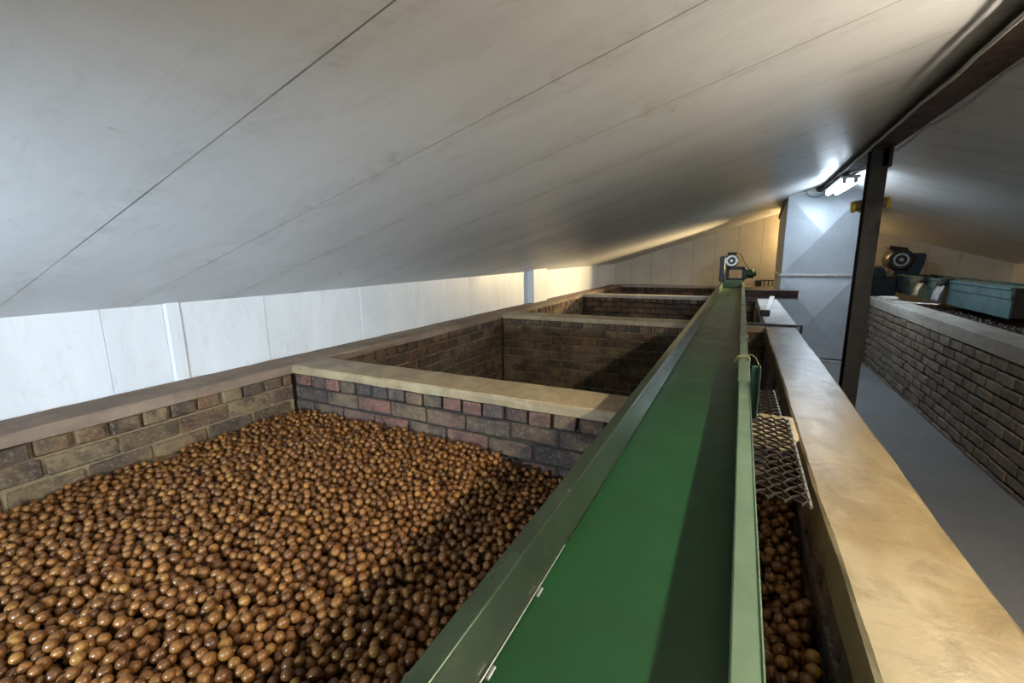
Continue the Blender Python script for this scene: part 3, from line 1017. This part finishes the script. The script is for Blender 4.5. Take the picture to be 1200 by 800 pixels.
MB().box(0.12, 0.80, 7.26, 7.36, -0.993, -0.975, 0.004).build('strip', M['post'], t)
MB().box(0.795, 0.815, 7.25, 7.37, -1.09, -0.97, 0.004).build('hooked_end', M['black'], t)

t = thing('cable_bracket', 'small black box and rail on top of the farthest brick wall', 'bracket', (0.6, 16.5, -1.0))
MB().box(0.42, 0.60, 16.42, 16.56, -1.0, -0.80, 0.02).build('box', M['black'], t)
m = MB().box(0.58, 1.02, 16.5, 16.53, -0.82, -0.79, 0.004)
for x in (0.66, 0.78, 0.9, 1.0):
    m.box(x, x + 0.03, 16.5, 16.53, -1.0, -0.80, 0.004)
m.build('rail', M['black'], t)

o = MB().box(2.82, 3.10, 12.45, 12.75, -0.998, -0.945, 0.012).build('white_block', M['board'], base=(2.95, 12.6, -1.0))
tag(o, 'small white block on the end of the pale aisle wall', 'block')
o = MB().obox((3.0, 12.86, -0.985), (1, 0.1, 0), (-0.1, 1, 0), (0, 0, 1), 0.16, 0.05, 0.012, 0.004).build('white_strip', M['board'], base=(2.9, 12.85, -1.0))
tag(o, 'flat white offcut lying behind the white block', 'offcut')
o = MB().obox((3.18, 11.65, -0.990), (0.8, -0.6, 0), (0.6, 0.8, 0), (0, 0, 1), 0.36, 0.06, 0.008, 0.003).build('pale_plank', M['board'], base=(3.2, 11.6, -1.0))
tag(o, 'thin pale plank lying aslant across the aisle wall top', 'plank')


# ------------------------------------------------------------------ nuts
def heap(x, y):
    """surface of the heap in the near bin"""
    a = -1.465 + 0.03 * np.exp(-((x + 2.6) / 0.9) ** 2)
    a = a - 0.12 * np.exp(-((x + 0.75) / 0.75) ** 2) * np.clip((y - 0.8) / 1.8, 0, 1)
    a = a + 0.20 * np.clip((x + 0.35) / 0.55, 0, 1)
    a = a + 0.012 * np.sin(3.1 * x + 1) * np.sin(2.7 * y)
    return a


def deposit(x0, x1, y0, y1, N, R, surf, thick):
    cell = 2.3 * R
    grid = {}
    out = []
    lo = R
    for k in range(N):
        r = R * random.uniform(0.86, 1.10)
        bx = random.uniform(x0 + r, x1 - r); by = random.uniform(y0 + r, y1 - r)
        best = None
        sp = 1.1 * R
        for it in range(11):
            if it == 0:
                x, y = bx, by
            else:
                x = min(max(best[1] + random.uniform(-sp, sp), x0 + r), x1 - r)
                y = min(max(best[2] + random.uniform(-sp, sp), y0 + r), y1 - r)
                if it > 6:
                    sp *= 0.8
            z = surf(x, y) - thick
            gi, gj = int(x / cell + 1000), int(y / cell + 1000)
            for a in (gi - 1, gi, gi + 1):
                for b in (gj - 1, gj, gj + 1):
                    for (qx, qy, qz, qr) in grid.get((a, b), ()):
                        s = r + qr
                        d2 = (x - qx) ** 2 + (y - qy) ** 2
                        if d2 < s * s:
                            h = qz + math.sqrt(s * s - d2)
                            if h > z:
                                z = h
            if best is None or z < best[0]:
                best = (z, x, y)
        z, x, y = best
        if z > surf(x, y) + 0.035:
            continue
        out.append((x, y, z, r))
        grid.setdefault((int(x / cell + 1000), int(y / cell + 1000)), []).append((x, y, z, r))
    return np.array(out)


R0 = 0.0222


def heap_s(x, y):
    a = -1.465 + 0.03 * math.exp(-((x + 2.6) / 0.9) ** 2)
    a -= 0.12 * math.exp(-((x + 0.75) / 0.75) ** 2) * min(max((y - 0.8) / 1.8, 0), 1)
    a += 0.13 * min(max((x + 0.35) / 0.55, 0), 1)
    return a + 0.012 * math.sin(3.1 * x + 1) * math.sin(2.7 * y)


nuts = deposit(-3.845, 0.343, -0.5, 2.755, 19500, R0, heap_s, 0.075)

# which nuts show largest: paint their discs far to near into an id buffer
cam_inv = np.array([[*_r], [*_u], [*_f]])
cc = nuts[:, :3] @ cam_inv.T
zc = cc[:, 2]
px = 600 + 518.5 * cc[:, 0] / zc
py = 400 - 518.5 * cc[:, 1] / zc
pr_ = 518.5 * nuts[:, 3] / zc
buf = -np.ones((800, 1200), int)
for i in np.argsort(-zc):
    if zc[i] < 0.2:
        continue
    x_, y_, q = px[i], py[i], pr_[i]
    if x_ < -q or x_ > 1200 + q or y_ < -q or y_ > 800 + q:
        continue
    ia, ib, ja, jb = max(0, int(x_ - q)), min(1200, int(x_ + q) + 2), max(0, int(y_ - q)), min(800, int(y_ + q) + 2)
    if ib <= ia or jb <= ja:
        continue
    yy, xx = np.mgrid[ja:jb, ia:ib]
    buf[ja:jb, ia:ib][(xx - x_) ** 2 + (yy - y_) ** 2 < q * q] = i
yy, xx = np.mgrid[0:800, 0:1200]
left_ok = xx < 467 + (800 - yy) * (661 - 467) / 240.0 - 6
right_ok = (xx > 897 - (800 - yy) * 0.045) & (xx < 1010) & (yy > 600)
buf[~(left_ok | right_ok)] = -1
cnt = np.bincount(buf[buf >= 0], minlength=len(nuts))
chosen = [int(i) for i in np.argsort(-cnt)[:300]]
chosen_set = set(chosen)


def nut_template(sub, seed):
    bm = bmesh.new()
    bmesh.ops.create_icosphere(bm, subdivisions=sub, radius=1.0)
    v = np.array([p.co for p in bm.verts])
    f = [[q.index for q in fc.verts] for fc in bm.faces]
    bm.free()
    r_ = np.random.default_rng(seed)
    sc_ = np.array((1, 1, r_.uniform(0.95, 1.10)))
    d = r_.normal(size=3); d /= np.linalg.norm(d)
    k = v @ d
    v = v * (1 + 0.05 * np.clip((k - 0.9) / 0.1, 0, 1)[:, None]) * sc_     # small pointed pole
    qm = np.linalg.qr(r_.normal(size=(3, 3)))[0]
    return v @ qm, np.array(f)


def nuts_mesh(name, rows, sub, m_='nut'):
    tv, tf = nut_template(sub, 11)
    n, k = len(rows), len(tv)
    rot = [np.linalg.qr(rng.normal(size=(3, 3)))[0] for _ in range(24)]
    rid = rng.integers(0, 24, n)
    V = np.empty((n, k, 3))
    for j in range(24):
        s = rid == j
        V[s] = (tv @ rot[j])[None] * rows[s, 3][:, None, None] + rows[s, None, :3]
    V = V.reshape(-1, 3) * U
    V[:, 2] -= ZF * U
    Fc = (tf[None] + (np.arange(n) * k)[:, None, None]).reshape(-1, 3)
    # keep outward winding for mirrored rotations
    det = np.array([np.linalg.det(q) for q in rot])[rid] < 0
    Fc = Fc.reshape(n, -1, 3)
    Fc[det] = Fc[det][:, :, ::-1]
    Fc = Fc.reshape(-1, 3)
    me = bpy.data.meshes.new(name)
    me.vertices.add(len(V)); me.vertices.foreach_set('co', V.ravel())
    me.loops.add(len(Fc) * 3); me.loops.foreach_set('vertex_index', Fc.ravel().astype(np.int32))
    me.polygons.add(len(Fc))
    me.polygons.foreach_set('loop_start', np.arange(0, len(Fc) * 3, 3, dtype=np.int32))
    me.polygons.foreach_set('use_smooth', np.ones(len(Fc), bool))
    me.materials.append(M[m_])
    me.update(calc_edges=True)
    me.validate()
    o_ = bpy.data.objects.new(name, me)
    COL.objects.link(o_)
    return o_


rest = nuts[[i for i in range(len(nuts)) if i not in chosen_set]]
o = nuts_mesh('heap_of_nuts', rest, 2)
tag(o, 'heap of brown macadamia nuts in shell filling the near brick bin', 'nuts', kind='stuff')

protos = []
for s in range(8):
    tv, tf = nut_template(3, 40 + s)
    me = bpy.data.meshes.new('nut')
    me.from_pydata((tv * U).tolist(), [], tf.tolist())
    me.polygons.foreach_set('use_smooth', [True] * len(tf))
    me.materials.append(M['nut'])
    bm = bmesh.new(); bm.from_mesh(me); bmesh.ops.recalc_face_normals(bm, faces=bm.faces); bm.to_mesh(me); bm.free()
    protos.append(me)
first = {}
for i in chosen:
    k = i % 8
    if k not in first:
        c = bpy.data.objects.new('nut', protos[k])
        first[k] = c
    else:
        c = first[k].copy()
    COL.objects.link(c)
    x, y, z, r = nuts[i]
    c.location = P(x, y, z)
    c.scale = (r, r, r)
    c.rotation_euler = (random.uniform(0, 6), random.uniform(0, 6), random.uniform(0, 6))
    if x > 0:
        tag(c, 'round brown nut in the narrow dark strip between conveyor and ledge', 'nut', 'nuts in the strip right of the conveyor')
    else:
        tag(c, 'round brown nut on top of the heap left of the conveyor', 'nut', 'nuts on top of the near heap')

# nuts of the opposite bin, seen as a dark strip behind the aisle wall
def heap_r(x, y):
    return -1.20 + 0.05 * math.sin(1.7 * x) * math.sin(1.3 * y)


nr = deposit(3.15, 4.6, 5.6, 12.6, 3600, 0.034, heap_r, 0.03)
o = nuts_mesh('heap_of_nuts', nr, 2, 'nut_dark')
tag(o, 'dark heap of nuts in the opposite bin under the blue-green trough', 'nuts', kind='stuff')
# bin floors raised on cement under the heaps
o = MB().box(-3.84, 0.33, YN + 0.05, 2.74, ZF, -1.78, 0.0).build('bin_bed', M['mortar_dark'], base=(-1.7, 0.6, ZF))
tag(o, 'dark bed of the near bin under the nuts', 'bin bed')
o = MB().box(3.14, 6.44, -1.0, 16.7, ZF, -1.42, 0.0).build('bin_bed', M['mortar_dark'], base=(4.7, 8, ZF))
tag(o, 'dark bed of the opposite bin beyond the aisle wall', 'bin bed')

for o in bpy.data.objects:
    if '_b' in o:
        del o['_b']
